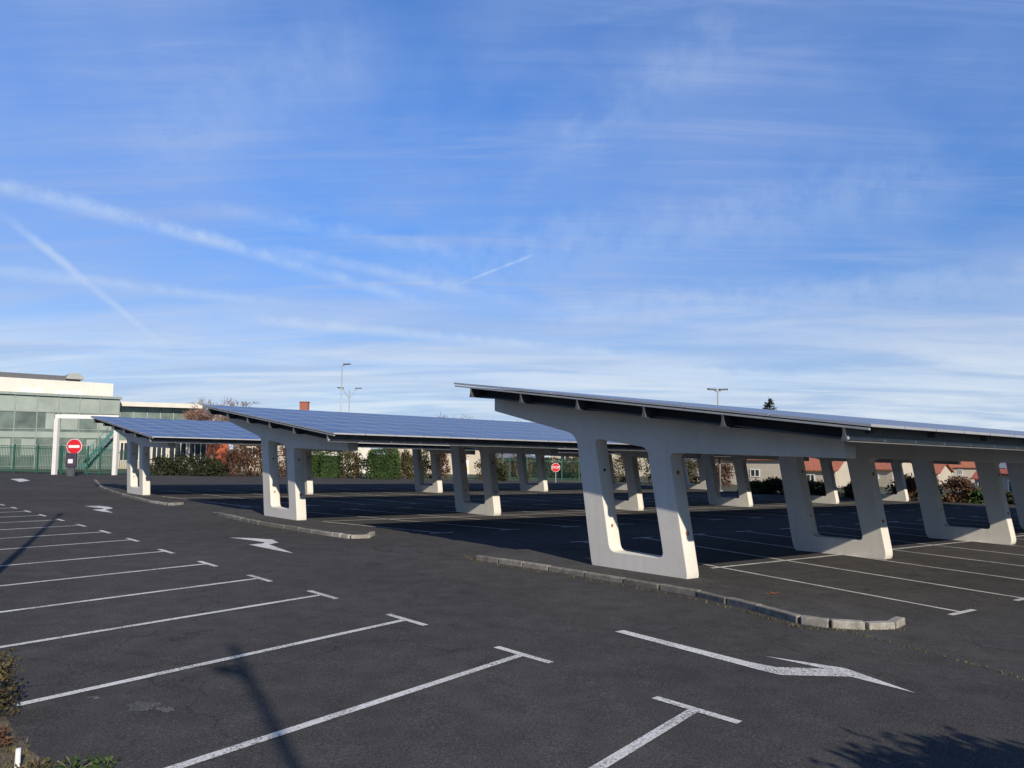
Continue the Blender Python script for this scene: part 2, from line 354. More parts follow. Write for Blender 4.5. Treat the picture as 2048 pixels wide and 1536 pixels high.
island(K1+N1[1:]+[(1785,1236),(1700,1219),(1550,1194),(1430,1170),(1320,1140),(1180,1110),(1060,1104),(985,1108)],K1,N1)
K2=[(440,1031),(520,1049),(600,1062),(655,1071)]; N2=[(655,1071),(700,1077),(735,1076),(746,1070)]
island(K2+N2[1:]+[(735,1063),(680,1055),(610,1040),(540,1026),(480,1022),(448,1025)],K2,N2)
K3=[(190,962),(205,978),(250,993),(300,1005)]; N3=[(300,1005),(340,1011),(365,1009)]
island(K3+N3[1:]+[(350,1003),(310,992),(265,982),(225,968)],K3,N3)
# weeds along joints: uncountable
def weeds(path,n,hmin,hmax,spread,label,name='weeds'):
    mb=MB(); q=[P(*p) for p in path]; r=random.Random(len(path)*n)
    for _ in range(n):
        k=r.randrange(len(q)-1); p=q[k].lerp(q[k+1],r.random()); 
        if r.random()<.55: p=q[k].lerp(q[k+1],round(r.random()*7)/7+r.uniform(-.03,.03))
        p=p+Vector((r.gauss(0,spread),r.gauss(0,spread),0)); p.z=gz(p.x,p.y)
        h=r.uniform(hmin,hmax); a=r.uniform(0,6.28); t=Vector((math.cos(a),math.sin(a),0)); l=Vector((r.gauss(0,.5),r.gauss(0,.5),1))*h
        mb.poly([p-t*.008,p+t*.008,p+l])
    o=mb.build(name,'dry'); o['kind']='stuff'; o['label']=label; o['category']='weeds'
weeds([(930,1112),(955,1125),(1100,1147),(1250,1173),(1400,1201),(1520,1232),(1602,1256),(1700,1262),(1800,1260)],480,.01,.06,.03,'thin dry weeds along the kerb of the nearest carport island')
weeds([(1690,1262),(1800,1290),(1930,1325),(2060,1362)],200,.01,.03,.02,'short weeds in the tarmac joint right of the nearest island')
weeds([(440,1033),(600,1066),(745,1080)],110,.02,.06,.04,'thin dry weeds along the kerb of the middle carport island')
weeds([(1920,1222),(2060,1172)],80,.01,.03,.04,'sparse weeds in the tarmac joint at the right edge')
weeds([(-40,1445),(-5,1470),(25,1505),(60,1540),(40,1565),(0,1525)],380,.01,.06,.06,'dry grass and weeds covering the soil at the bottom left corner')

# ------------------------------------------------------------ solar carports
def rnd(pts):
    out=[]; n=len(pts)
    for i in range(n):
        x,y,r=pts[i]; p=Vector((x,y)); a=Vector(pts[i-1][:2]); b=Vector(pts[(i+1)%n][:2])
        p0=p+(a-p).normalized()*r; p1=p+(b-p).normalized()*r
        for k in range(7):
            t=k/6; out.append((1-t)**2*p0+2*t*(1-t)*p+t*t*p1)
    return out
OUT=rnd([(-1.21,-.06,.27),(1.20,-.06,.27),(.80,2.56,.18),(4.3,2.50,.02),(4.3,2.80,.02),(-4.35,3.85,.02),(-4.35,3.56,.03),(-1.64,2.95,.3)])
INN=rnd([(-.74,.41,.17),(.65,.41,.17),(.28,2.66,.16),(-1.13,2.86,.16)])
def framemesh():
    cu=bpy.data.curves.new('f','CURVE'); cu.dimensions='2D'; cu.fill_mode='BOTH'; cu.extrude=.162; cu.bevel_depth=.012; cu.bevel_resolution=1
    for pl in (OUT,INN):
        s=cu.splines.new('POLY'); s.points.add(len(pl)-1); s.use_cyclic_u=True
        for q,p in zip(s.points,pl): q.co=(p.x,p.y,0,1)
    o=bpy.data.objects.new('f',cu); COL.objects.link(o); dg=bpy.context.evaluated_depsgraph_get(); dg.update()
    me=bpy.data.meshes.new_from_object(o.evaluated_get(dg)); bpy.data.objects.remove(o)
    for v in me.vertices:
        a,z,b=v.co; q=-U*a+V*b; v.co=(q.x,q.y,z+gz(q.x,q.y))
    me.materials.clear(); me.materials.append(M['concrete']); me.name='support_frame'
    bm=bmesh.new(); bm.from_mesh(me); bmesh.ops.remove_doubles(bm,verts=bm.verts,dist=.0005); bmesh.ops.recalc_face_normals(bm,faces=bm.faces); bm.to_mesh(me); bm.free()
    return me
FM=framemesh()
def lp(a,b,z):
    q=-U*a+V*b; return Vector((q.x,q.y,z+gz(q.x,q.y)))
SL=(3.85-2.80)/8.65
def btop(a): return 3.85-SL*(a+4.35)
PUR=[-4.0,-2.3,-.63,1.06,2.75,4.85]
PH=.25; PA0,PA1=-4.65,5.28; ROWS=6; PW=(PA1-PA0)/ROWS; PB=1.02
def panelmesh(da=.012,db=.010):
    me=bpy.data.meshes.new('solar_panel'); vs=[];fs=[]; 
    a0,a1,b0,b1=da,PW-da,db,PB-db
    for z in (0,.045):
        for a,b in ((a0,b0),(a1,b0),(a1,b1),(a0,b1)): vs.append(lp(a,b,z-SL*a))
    i=.026
    for a,b in ((a0+i,b0+i),(a1-i,b0+i),(a1-i,b1-i),(a0+i,b1-i)): vs.append(lp(a,b,.045-SL*a))
    fs=[(3,2,1,0),(8,9,10,11)]+[(j,(j+1)%4,4+(j+1)%4,4+j) for j in range(4)]+[(4+j,4+(j+1)%4,8+(j+1)%4,8+j) for j in range(4)]
    me.from_pydata([tuple(v) for v in vs],[],fs)
    for m in ('alu','glass','back'): me.materials.append(M[m])
    for k,p in enumerate(me.polygons): p.material_index=2 if k==0 else (1 if k==1 else 0)
    uv=me.uv_layers.new(); l=me.polygons[1].loop_start
    for k,c in enumerate(((0,0),(1,0),(1,1),(0,1))): uv.data[l+k].uv=c
    return me
PM=panelmesh()
bm=bmesh.new(); bm.from_mesh(PM); bmesh.ops.recalc_face_normals(bm,faces=bm.faces); bm.to_mesh(PM); bm.free()
def carport(C,n,step,label):
    root=thing('solar_carport',C,label,'carport','solar carports standing over the parking bays')
    L=step*(n-1)
    for i in range(n):
        o=bpy.data.objects.new('support_frame',FM); COL.objects.link(o); o.parent=root; o.location=lp(0,i*step,0)
        org=C+o.location
        for z in (.95,2.15):
            t=z/2.56; a=1.20+(.80-1.20)*t+.013
            mb=MB(); c=org+lp(a,0,z); mb.tube(c-(-U)*.01,c+(-U)*.012,.045,n=10); mb.build('bolt_plug','rust',o)
        for z in (.95,2.15):
            t=(z-.41)/2.45; a=-.74+(-1.13+.74)*t-.013
            mb=MB(); c=org+lp(a,0,z); mb.tube(c-(-U)*.01,c+(-U)*.03,.04,n=10); mb.build('bolt_plug','rust' if z<1 else 'dark',o)
    b0,b1=-1.15,L+1.15
    for ia,a in enumerate(PUR):
        mb=MB(); z=btop(a)+.018; fascia=(ia==len(PUR)-1)
        def bx(mb,aa0,aa1,zz0,zz1,bb0=b0,bb1=b1):
            pts=[C+lp(aa0,bb0,zz0-SL*(aa0-a)),C+lp(aa1,bb0,zz0-SL*(aa1-a)),C+lp(aa1,bb0,zz1-SL*(aa1-a)),C+lp(aa0,bb0,zz1-SL*(aa0-a))]
            mb.prism(pts,lp(0,bb1-bb0,0))
        bx(mb,a-.006,a+.006,z+.012,z+PH-.012); bx(mb,a-.06,a+.06,z,z+.012); bx(mb,a-.06,a+.06,z+PH-.012,z+PH)
        pu=mb.build('purlin','fascia' if fascia else 'purlin',root)
        if fascia:   # slim pale rail running along the outside of the eave purlin, with hanger clips
            mb=MB(); bx(mb,a+.008,a+.045,z+.035,z+.085); mb.build('eave_rail','steel',pu)
            mb=MB(); bb=b0+.6
            while bb<b1-.2: bx(mb,a+.01,a+.10,z+PH-.10,z+PH-.014,bb,bb+.07); bb+=2.04
            mb.build('panel_clip','bracket',pu)
        mb=MB(); mb.prism([C+lp(a-.05,b0-.005,z+.0),C+lp(a+.05,b0-.005,z),C+lp(a+.018,b0-.005,z+PH*.5),C+lp(a+.018,b0-.005,z+PH-.03),C+lp(a-.018,b0-.005,z+PH-.03),C+lp(a-.018,b0-.005,z+PH*.5)],lp(0,-.012,0))
        mb.build('end_bracket','bracket',pu)
    # dark sheet standing in for the shade behind the purlin ends, slim rail at its foot and along the panel edge
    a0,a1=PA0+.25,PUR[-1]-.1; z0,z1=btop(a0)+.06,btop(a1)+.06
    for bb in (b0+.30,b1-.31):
        mb=MB(); mb.prism([C+lp(a0,bb,z0),C+lp(a1,bb,z1),C+lp(a1,bb,z1+.19),C+lp(a0,bb,z0+.19)],lp(0,.01,0)); mb.build('gable_shade_sheet','back',root)
        mb=MB(); mb.prism([C+lp(a0,bb-.03,z0-.022),C+lp(a1,bb-.03,z1-.022),C+lp(a1,bb-.03,z1+.006),C+lp(a0,bb-.03,z0+.006)],lp(0,.025,0)); mb.build('lower_rail','bracket',root)
    for ba in (b0-.02,b1-.08):
        mb=MB(); q0,q1=PA0+.05,PA1-.05; y0,y1=btop(q0)+.018+PH+.001,btop(q1)+.018+PH+.001
        mb.prism([C+lp(q0,ba,y0-.035),C+lp(q1,ba,y1-.035),C+lp(q1,ba,y1),C+lp(q0,ba,y0)],lp(0,.05,0)); mb.build('edge_rail','steel',root)
    zp=btop(0)+.018+PH+.022
    ncol=int((b1-b0)/PB); rest=[]
    k=0
    for c in range(ncol):
        for r in range(ROWS):
            a=PA0+r*PW; loc=lp(a,b0-.03+c*PB,zp-SL*a)
            if k<96:
                o=bpy.data.objects.new('solar_panel',PM); COL.objects.link(o); o.parent=root; o.location=loc
            else: rest.append(loc)
            k+=1
    if rest:
        bm=bmesh.new()
        for l in rest:
            m2=PM.copy(); m2.transform(Matrix.Translation(l)); bm.from_mesh(m2); bpy.data.meshes.remove(m2)
        me=bpy.data.meshes.new('solar_panel_rows'); bm.to_mesh(me); bm.free()
        for m in ('alu','glass','back'): me.materials.append(M[m])
        o=bpy.data.objects.new('solar_panel_rows',me); COL.objects.link(o); o.parent=root; o['kind']='stuff'
    return root
carport(C1,6,7.37,'nearest concrete solar carport on the right, its roof seen edge-on above large leaning frames')
carport(C2,6,8.16,'middle solar carport with its blue panel roof facing the viewer behind the nearest carport')
carport(C3,6,8.6,'farthest solar carport at left, next to the green gate and round red sign')

# ------------------------------------------------------------ vegetation
def leaf(mb,p,s,r):
    a=Vector((r.gauss(0,1),r.gauss(0,1),r.gauss(0,1))).normalized(); b=a.cross(Vector((r.gauss(0,1),r.gauss(0,1),r.gauss(0,1)))).normalized()
    mb.poly([p-a*s,p+b*s*.5,p+a*s,p-b*s*.5])
def shrub(c,rx,ry,h,mat,n,ls,label,cat='shrub',group=None,seed=0,boxy=False,twigs=6,name='shrub'):
    r=random.Random(seed); c=Vector(c); root=thing(name,c,label,cat,group)
    mb=MB(); cl=[]
    for _ in range(34):
        a=r.uniform(0,6.28); q=r.random()**.5; z=r.random()**.8
        k=math.sqrt(max(.05,1-(z*.85)**2)) 
        cl.append((Vector((math.cos(a)*q*rx*k,math.sin(a)*q*ry*k,z*h*r.uniform(.8,.95))),r.uniform(.13,.22)))
    for i in range(n):
        if boxy:
            u,v,w=r.uniform(-1,1),r.uniform(-1,1),r.random()**.8
            f=r.randrange(5)
            if f==0:u=-1
            elif f==1:u=1
            elif f==2:v=-1
            elif f==3:v=1
            else:w=1
            e=(abs(u)**4+abs(v)**4+(w**6))**.12 if max(abs(u),abs(v),w)>.9 else 1
            e=max(1,e); lump=1+.06*math.sin(u*rx*3+w*4)+.05*math.sin(u*rx*1.3+1+w*2); p=Vector((u*rx/e*(1+.05*math.sin(w*5)),v*ry/e*lump,w*h/e*(1+.05*math.sin(u*rx*2.1))))+Vector((r.gauss(0,.09),r.gauss(0,.09),r.gauss(0,.09)))
        else:
            o,s=r.choice(cl); p=o+Vector((r.gauss(0,s*rx),r.gauss(0,s*ry),r.gauss(0,s*h*.55)))
        p.z=max(.03,p.z); leaf(mb,c+p,ls*r.uniform(.6,1.3),r)
    if boxy:
        mb.bx(c.x-rx*.8,c.x+rx*.8,c.y-ry*.8,c.y+ry*.8,c.z,c.z+h*.82)
    mb.build('foliage',mat,root)
    mb=MB()
    for k in range(twigs):
        a=r.uniform(0,6.28); q=r.uniform(.3,.8); e=Vector((math.cos(a)*rx*q,math.sin(a)*ry*q,h*r.uniform(.7,1.05)))
        m=e*.5+Vector((0,0,h*.12)); s=Vector((math.cos(a)*.08,math.sin(a)*.08,-.05))
        mb.tube(c+s,c+m,min(.03,h*.03),min(.02,h*.02),5); mb.tube(c+m,c+e,min(.02,h*.02),.006,5)
    mb.build('stem','bark',root)
    return root
hz=[ # px0,px1,base,top,D,mat,label
 (285,352,957,914,71,'ld','dark green low shrub left of the others beside the far carport'),
 (335,405,958,910,72,'ld','dark green spreading shrub between two dark shrubs behind the far carport'),
 (385,454,958,914,71.5,'ld','dark green rounded shrub beside the brown bare bush'),
 (444,508,958,892,72,'lb','tall reddish brown bush right of the dark green shrubs'),
 (490,556,958,888,73,'lb','reddish brown winter bush seen left of the middle carport front frame'),
 (546,614,957,890,73,'lb','brown bush seen through the middle carport front frame'),
 (604,644,958,900,74,'LG','rounded green bush just right of the middle carport front frame'),
 (640,684,957,902,74,'LG','bright green clipped bush left of the grey lamp post base'),
 (678,738,957,898,74,'lo','straggly olive brown bush beside the clipped green hedge'),
 (794,828,957,904,76,'lo','small olive bush right of the clipped green hedge'),
 (818,868,959,900,78,'ld','dark bush behind the leg of a far carport frame'),
 (860,900,960,902,77,'lb','brown bush seen between two frames of the far carport'),
 (952,1012,962,908,78,'lo','yellow olive bush left of the green mesh fence'),
 (972,1018,966,932,74,'ld','low dark bush in front of the green mesh fence'),
 (1008,1064,964,908,84,'lb','brown bush behind the left half of the green mesh fence'),
 (1122,1198,966,906,84,'lo','olive bush behind the right half of the green mesh fence'),
 (1195,1295,968,908,78,'lo','olive bush seen through the nearest front frame'),
 (1278,1348,968,908,74,'ld','dark green bush to the right of the nearest front frame'),
 (1330,1410,970,914,72,'lo','olive brown bush in front of the pale house wall'),
 (1404,1470,975,925,70,'lb','brown bush at the left end of the long pale house'),
 (1480,1530,990,962,57,'lg','low green bush between second and first frames of the nearest carport'),
 (1516,1570,991,958,56.5,'ld','low dark green bush left of the second near frame'),
 (1595,1670,992,962,56,'ld','low dark bush seen through the second near frame'),
 (1685,1750,998,962,53,'lo','low olive bush right of the second near frame'),
 (1774,1838,1006,952,51,'lb','tall brown bush left of the third near frame'),
 (1822,1888,1008,955,50.5,'lo','olive brown bush behind the third near frame'),
 (1878,1948,1008,957,50,'lb','brown bush seen inside the third near frame'),
 (1930,1998,1012,980,49,'lg','low green bush right of the brown bushes'),
 (1982,2060,1012,984,48.5,'ld','low dark green bush at the right edge of the car park'),
]
for i,(x0,x1,b,t,D,m,lab) in enumerate(hz):
    p=xy((x0+x1)/2,D); p.z=gz(p.x,p.y); rx=(x1-x0)/2/F*D; h=zat(D,t)-p.z
    if m=='LG': shrub(p,rx*.95,rx*.8,h,'lg',2200,.085,lab,seed=i,boxy=True,group='shrubs along the edge of the car park')
    else: shrub(p,rx*.95,rx*.8,h,m,2300,.115,lab,seed=i,twigs=7 if m in('lb','lo') else 3,group='shrubs along the edge of the car park')
p=xy(768,73); p.z=gz(p.x,p.y)
shrub(p,1.45,1.2,zat(73,898)-p.z,'lg',5200,.085,'clipped bright green block hedge with rounded corners','hedge',seed=91,boxy=True,name='clipped_hedge')
p=xy(1090,88); p.z=gz(p.x,p.y)
shrub(p,5.0,1.0,zat(88,918)-p.z,'ld',5000,.12,'long dark green hedge behind the green mesh fence','hedge',seed=92,boxy=True,name='long_hedge')
# foreground
p=P(-50,1440); shrub(p,.26,.36,.60,'lo',1100,.026,'olive brown bush cut by the left edge of the photograph','shrub',seed=41,twigs=12)
p=P(-20,1500); shrub(p,.15,.15,.18,'lb',260,.022,'low brown plant below the olive bush at the left edge','plant',seed=46,twigs=6,name='weed_plant')
p=P(150,1552); shrub(p,.24,.18,.12,'lg',140,.022,'small leafy weed plant at the bottom left corner','plant',seed=42,twigs=3,name='weed_plant')
p=P(205,1538); shrub(p,.10,.08,.09,'lg',50,.02,'tiny green weed plant right of the bottom left corner plants','plant',seed=44,twigs=2,name='weed_plant')
p=P(75,1550); shrub(p,.14,.12,.12,'lo',150,.02,'olive weed plant beside the pale stake','plant',seed=45,twigs=3,name='weed_plant')
shrub(g3(5.95,1.0),1.2,1.1,2.75,'ld',9000,.075,'broad dark bush standing just outside the lower right corner','shrub',seed=43,twigs=2,boxy=True)
mb=MB(); q=P(34,1545); mb.tube(q-Vector((0,0,.05)),q+Vector((0,0,.17)),.02,.018,8); tag(mb.build('marker_stake',"signwhite",loc=q),'short pale stake in the soil at the bottom left corner','stake')
def baretree(c,h,spread,label,seed,mat='twig',levels=7,name='bare_tree'):
    r=random.Random(seed); c=Vector(c); root=thing(name,c,label,'tree'); tr=MB(); cr=MB()
    tr.tube(c,c+Vector((0,0,h*.36)),h*.026,h*.018,8); tr.build('trunk','bark',root)
    def grow(p,d,l,rad,k):
        q=p+d*l
        if q.z>c.z+h: q.z=c.z+h-r.uniform(0,.5)
        cr.tube(p,q,rad,rad*.66,5 if k>3 else 3,cap=False)
        if k==0: return
        for _ in range(3 if k>1 else 4):
            nd=(d+Vector((r.gauss(0,.55)*spread,r.gauss(0,.55)*spread,r.gauss(.10,.3)))).normalized()
            grow(p.lerp(q,r.uniform(.5,1)),nd,l*r.uniform(.62,.85),max(.02,rad*.58),k-1)
    for _ in range(6):
        d=Vector((r.gauss(0,.6)*spread,r.gauss(0,.6)*spread,1)).normalized(); grow(c+Vector((0,0,h*r.uniform(.28,.35))),d,h*.25,h*.013,levels-2)
    cr.build('crown',mat,root)
p=xy(425,88); p.z=gz(p.x,p.y); baretree(p,zat(88,790)-p.z,1.3,'wide bare reddish tree rising above the far carport roof',3)
p=xy(470,80); p.z=gz(p.x,p.y); baretree(p,zat(80,800)-p.z,1.1,'bare tree with pale trunk in front of the red wall',4,'twig2')
p=xy(372,104); p.z=gz(p.x,p.y); baretree(p,zat(104,793)-p.z,1.1,'bare brown tree behind the white canopy of the school wing',8)
p=xy(930,98); p.z=gz(p.x,p.y); baretree(p,zat(98,804)-p.z,1.5,'bare tree showing above the middle carport roof',5,'twig2')
p=xy(1005,112); p.z=gz(p.x,p.y); baretree(p,zat(112,818)-p.z,1.3,'smaller bare tree behind the high end of the nearest roof',6,'twig2')
# conifer
p=xy(1541,105); p.z=gz(p.x,p.y); H=zat(105,796)-p.z; r=random.Random(12); root=thing('pine_tree',p,'dark conifer tip rising above the nearest carport roof','tree')
MB().tube(p,p+Vector((0,0,H*.97)),.2,.03,8).build('trunk','bark',root); mb=MB()
for i in range(90):
    z=r.uniform(.25,.99)**.85; L_=(1-z)*5.2+.2; a=r.uniform(0,6.28); d=Vector((math.cos(a),math.sin(a),.25))
    for k in range(36):
        t=r.random(); q=p+Vector((0,0,H*z))+d*L_*t+Vector((r.gauss(0,.09),r.gauss(0,.09),r.gauss(0,.09)-.12*t)); leaf(mb,q,.13,r)
mb.build('crown','lc',root)

# ------------------------------------------------------------ buildings
def wp(A,B,px,py):
    d=ray(px,py); e=(B-A); e.z=0; n=Vector((-e.y,e.x,0)); t=A.dot(n)/d.dot(n); q=d*t; return (q-A).dot(e.normalized()),HC+q.z
class Wall:
    def __init__(s,A,B,root): s.A=Vector((A.x,A.y,0)); s.B=Vector((B.x,B.y,0)); s.d=(s.B-s.A).normalized(); s.n=Vector((s.d.y,-s.d.x,0)); s.root=root; s.L=(s.B-s.A).length
    def box(s,mb,s0,s1,z0,z1,f0,f1):   # f: outward from wall plane
        c=s.A+s.d*(s0+s1)/2+s.n*(f0+f1)/2; c.z=(z0+z1)/2
        mb.box(c,s.d*(s1-s0)/2,s.n*(f1-f0)/2,(0,0,(z1-z0)/2)); return mb
    def window(s,s0,s1,z0,z1,fm='frame',pm='pane',div=1,name='window'):
        mb=MB(); w=.09
        s.box(mb,s0,s1,z0,z0+w,.002,.07); s.box(mb,s0,s1,z1-w,z1,.002,.07)
        for k in range(div+1):
            c=s0+(s1-s0)*k/div; c=min(max(c,s0+w/2),s1-w/2); s.box(mb,c-w/2,c+w/2,z0+w,z1-w,.002,.066)
        o=mb.build(name,fm,s.root); s.box(MB(),s0+w/2,s1-w/2,z0+w/2,z1-w/2,-.01,.02).build('pane',pm,o)
    def winpx(s,x0,x1,y0,y1,**k):
        a,z1=wp(s.A,s.B,x0,y0); b,z0=wp(s.A,s.B,x1,y1); s.window(a,b,z0,z1,**k)
# school glass block
A,B=xy(-120,76),xy(236,88); sch=thing('school_building',g3(A.x,A.y),'pale green glass school building with white upper block at far left','building')
w=Wall(A,B,sch); zt=8.7; zb=-.3
w.box(MB(),0,w.L,zb,zt,-9,-.25).build('wall','cwall2',sch)
w.box(MB(),.02,w.L-.02,zb,zt-.02,-.2,0).build('glass_facade','cwall',sch)
mb=MB(); k=0; x=0
while x<w.L: w.box(mb,x-.05,x+.05,zb,zt,0,.10); x+=2.1
for z in (.9,2.0,3.2,5.0,6.9): w.box(mb,0,w.L,z-.04,z+.04,0,.08)
mb.build('mullion','mull',sch)
mb=MB()
w.box(mb,0,w.L,6.95,8.55,.01,.05); mb.build('spandrel_band','cwall2',sch)
w.box(MB(),0,w.L,4.05,4.7,.012,.06).build('floor_band','cwall2',sch)
w.box(MB(),-.3,w.L+.15,zt,zt+.28,-9,.25).build('roof_slab','mull',sch)
for i,(a,b,z0,z1) in enumerate(((.30,.36,2.1,3.9),(.42,.50,2.1,3.9),(.55,.60,5.05,6.8),(.64,.74,5.05,6.8),(.80,.86,2.1,3.9),(.86,.95,5.05,6.8))):
    w.box(MB(),w.L*a,w.L*b,z0,z1,.006,.03).build('blind','cwall2',sch)
A2,B2=xy(-120,81),xy(221,93); w2=Wall(A2,B2,sch)
w2.box(MB(),0,w2.L,zt+.28,11.05,-7,0).build('upper_wall','white',sch)
mb=MB(); w2.box(mb,w2.L*.42,w2.L*.56,zt+.5,zt+1.25,.0,.05); w2.box(mb,w2.L*.62,w2.L*.80,zt+.5,zt+1.15,0,.05); mb.build('shutter','frame',sch)
mb=MB(); w2.box(mb,0,w2.L*.80,11.05,11.75,-6,-1.2); o=mb.build('upper_roof','darkroof',sch)
mb=MB(); c=w2.A+w2.d*w2.L*.76+w2.n*-.8
for k in range(9):
    a=math.pi*k/9; a2=math.pi*(k+1)/9
    q=[c+w2.d*math.cos(t)*1.0+Vector((0,0,11.4+math.sin(t)*.75)) for t in (a,a2)]
    mb.prism([c+Vector((0,0,11.4)),q[0],q[1]],-w2.n*2)
mb.build('roof_vent','steel',o)
# lower wing with white canopy
A,B=xy(238,90),xy(424,96); wing=thing('entrance_wing',g3(A.x,A.y),'low school wing with white canopy roof and white framed windows','building')
w=Wall(A,B,wing)
w.box(MB(),0,w.L,-.6,3.9,-6,0).build('wall','cream',wing)
w.box(MB(),0,w.L*.72,3.9,8.0,-6,-.4).build('upper_glass','cwall',wing)
mb=MB(); x=0
while x<w.L*.72: w.box(mb,x-.05,x+.05,3.9,8.0,-.4,-.3); x+=1.5
mb.build('mullion','mull',wing)
mb=MB(); w.box(mb,-.1,w.L*.86,8.0,8.55,-6,.9); mb.build('canopy_roof','white',wing)
for a,b in ((240,262),(268,298),(304,332),(338,372),(378,412)): w.winpx(a,b,884,922,div=3)
# portal
c=xy(112,66.5); root=thing('gate_portal',g3(c.x,c.y),'white square portal frame standing over the green gate','portal'); d=xy(232,68.5); zt_=zat(67,829)
for e in (c,d): MB().bx(e.x-.17,e.x+.17,e.y-.17,e.y+.17,gz(e.x,e.y)-.1,zt_-.38).build('post','frame',root)
mb=MB(); mb.bar((c.x-.17,c.y,zt_-.19),(d.x+.17,d.y,zt_-.19),.34,.36); mb.build('crossbeam','frame',root)
def fence(a,b,h,nb,label,mat='greenmetal',cat='fence',name='bar_fence',bw=.03,posts=4):
    a,b=Vector(a),Vector(b); a.z=gz(a.x,a.y); b.z=gz(b.x,b.y); root=thing(name,a,label,cat); mb=MB()
    for i in range(nb+1):
        p=a.lerp(b,i/nb); mb.bar(p+Vector((0,0,.1)),p+Vector((0,0,h)),bw,bw)
    mb.build('bar_panel',mat,root); mb=MB(); 
    for z in (.18,h-.25): 
        u=Vector((0,0,z)); n=Vector((0,.02,0)); mb.bar(a+u-n*2,b+u-n*2,.04,.06)
    mb.build('rail',mat,root)
    for i in range(posts+1):
        p=a.lerp(b,i/posts)-Vector((0,.06,0)); MB().bar(p-Vector((0,0,.1)),p+Vector((0,0,h+.1)),.10,.10).build('post',mat,root)
fence(xy(-60,69),xy(124,68.2),2.55,58,'long green bar fence in front of the glass school building')
fence(xy(127,68),xy(229,68.6),2.5,32,'green bar gate under the white portal','greenmetal','gate','bar_gate')
fence(xy(234,68.8),xy(262,70),2.3,8,'short green fence section right of the white portal',posts=1)
fence(xy(985,80),xy(1192,80),2.3,80,'thin green mesh fence beside the stop sign',bw=.018,posts=6)
# external stair in teal
c=xy(190,74); root=thing('outside_stair',g3(c.x,c.y),'teal metal staircase behind the green gate','stair')
mb=MB(); a=g3(xy(160,74).x,74,.3); b=g3(xy(226,76).x,76,4.2); mb.bar(a,b,.08,.3); a2=a+Vector((0,1.3,0)); b2=b+Vector((0,1.3,0)); mb.bar(a2,b2,.08,.3); mb.build('stringer','teal',root)
for k in range(12):
    p=a.lerp(b,(k+.5)/12)+Vector((0,.65,0)); MB().box(p,(.14,0,0),(0,.6,0),(0,0,.02)).build('tread','teal',root)
mb=MB(); mb.bar(a+Vector((0,0,1)),b+Vector((0,0,1)),.05,.05); 
for k in range(6):
    p=a.lerp(b,k/5); mb.bar(p,p+Vector((0,0,1)),.04,.04)
mb.build('handrail','teal',root)
# generic house
def house(x0,D0,x1,D1,eave,ridge,depth,label,wall='white',roof='tile',wins=(),door=None,chim=None,gable=False,name='house',base=-1.2,ov=.35):
    A,B=xy(x0,D0),xy(x1,D1); root=thing(name,g3(A.x,A.y),label,'house'); w=Wall(A,B,root)
    ze=zat((D0+D1)/2,eave); zr=zat((D0+D1)/2+depth/2,ridge); zb=min(gz(A.x,A.y),gz(B.x,B.y))+base
    pr=lambda s,f,z: w.A+w.d*s+w.n*f+Vector((0,0,z))
    mb=MB()
    if gable: mb.prism([pr(0,0,zb),pr(w.L,0,zb),pr(w.L,0,ze),pr(w.L/2,0,zr),pr(0,0,ze)],-w.n*depth)
    else: mb.prism([pr(0,0,zb),pr(0,0,ze),pr(0,-depth/2,zr),pr(0,-depth,ze),pr(0,-depth,zb)],w.d*w.L)
    mb.build('wall',wall,root)
    mb=MB(); t=.16
    if gable:
        k=(zr-ze)/(w.L/2)
        for s in (0,1):
            e=-ov if s==0 else w.L+ov; mb.prism([pr(e,ov,ze-k*ov+.02),pr(w.L/2,ov,zr+.02),pr(w.L/2,ov,zr+t),pr(e,ov,ze-k*ov+t)],-w.n*(depth+2*ov))
    else:
        k=(zr-ze)/(depth/2)
        for s in (0,1):
            f=ov if s==0 else -depth-ov; mb.prism([pr(-ov,f,ze-k*ov+.02),pr(-ov,-depth/2,zr+.02),pr(-ov,-depth/2,zr+t),pr(-ov,f,ze-k*ov+t)],w.d*(w.L+2*ov))
    rf=mb.build('roof',roof,root)
    if chim:
        p=xy(chim[0],D0+depth/2); z=zat(D0+depth/2,chim[1]); MB().bx(p.x-chim[2],p.x+chim[2],p.y-.45,p.y+.45,zr-1,z).bx(p.x-chim[2]-.08,p.x+chim[2]+.08,p.y-.53,p.y+.53,z,z+.12).build('chimney','brick',rf)
    for q in wins: w.winpx(*q[:4],div=q[4] if len(q)>4 else 2)
    if door: w.winpx(*door,pm='teal',name='door')
    return root
house(424,95,458,97,872,852,8,'low red rendered building between the school wing and the brown bushes','redwall','darkroof',name='red_building')
house(468,91,526,92,888,874,6,'small white building in front of the red wall','cream','darkroof',wins=((496,512,894,914),),name='white_building')
house(636,92,742,93,884,868,8,'white house behind the clipped green hedge','white','darkroof',wins=((686,702,890,908),))
house(540,106,650,108,884,832,7,'grey house with brick chimney behind the brown bushes','grey_wall','darkroof',wins=((575,592,895,915),),chim=(607,805,.6))
house(796,95,962,99,893,866,8,'beige low house seen under the middle carport roof','cream','tile2',wins=((906,926,898,914),))
house(1100,108,1300,104,900,874,9,'pale house seen through the nearest front frame','cream','tile',wins=((1240,1258,908,920),(1120,1140,908,920)))
house(1392,80,1562,75,918,892,8,'long pale house left of the second near frame','cream','tile',wins=((1500,1520,938,954),))
house(1566,77,1668,74,940,910,9,'cream house with orange roof seen through the second near frame','cream','tile',wins=((1612,1630,948,964),))
house(1672,84,1782,80,938,912,9,'white house with orange roof between second and third near frames','cream','tile',wins=((1742,1758,946,958),))
house(1768,100,1872,96,946,926,9,'cream house with low orange roof above the brown bushes','cream','tile',wins=((1790,1806,950,960),))
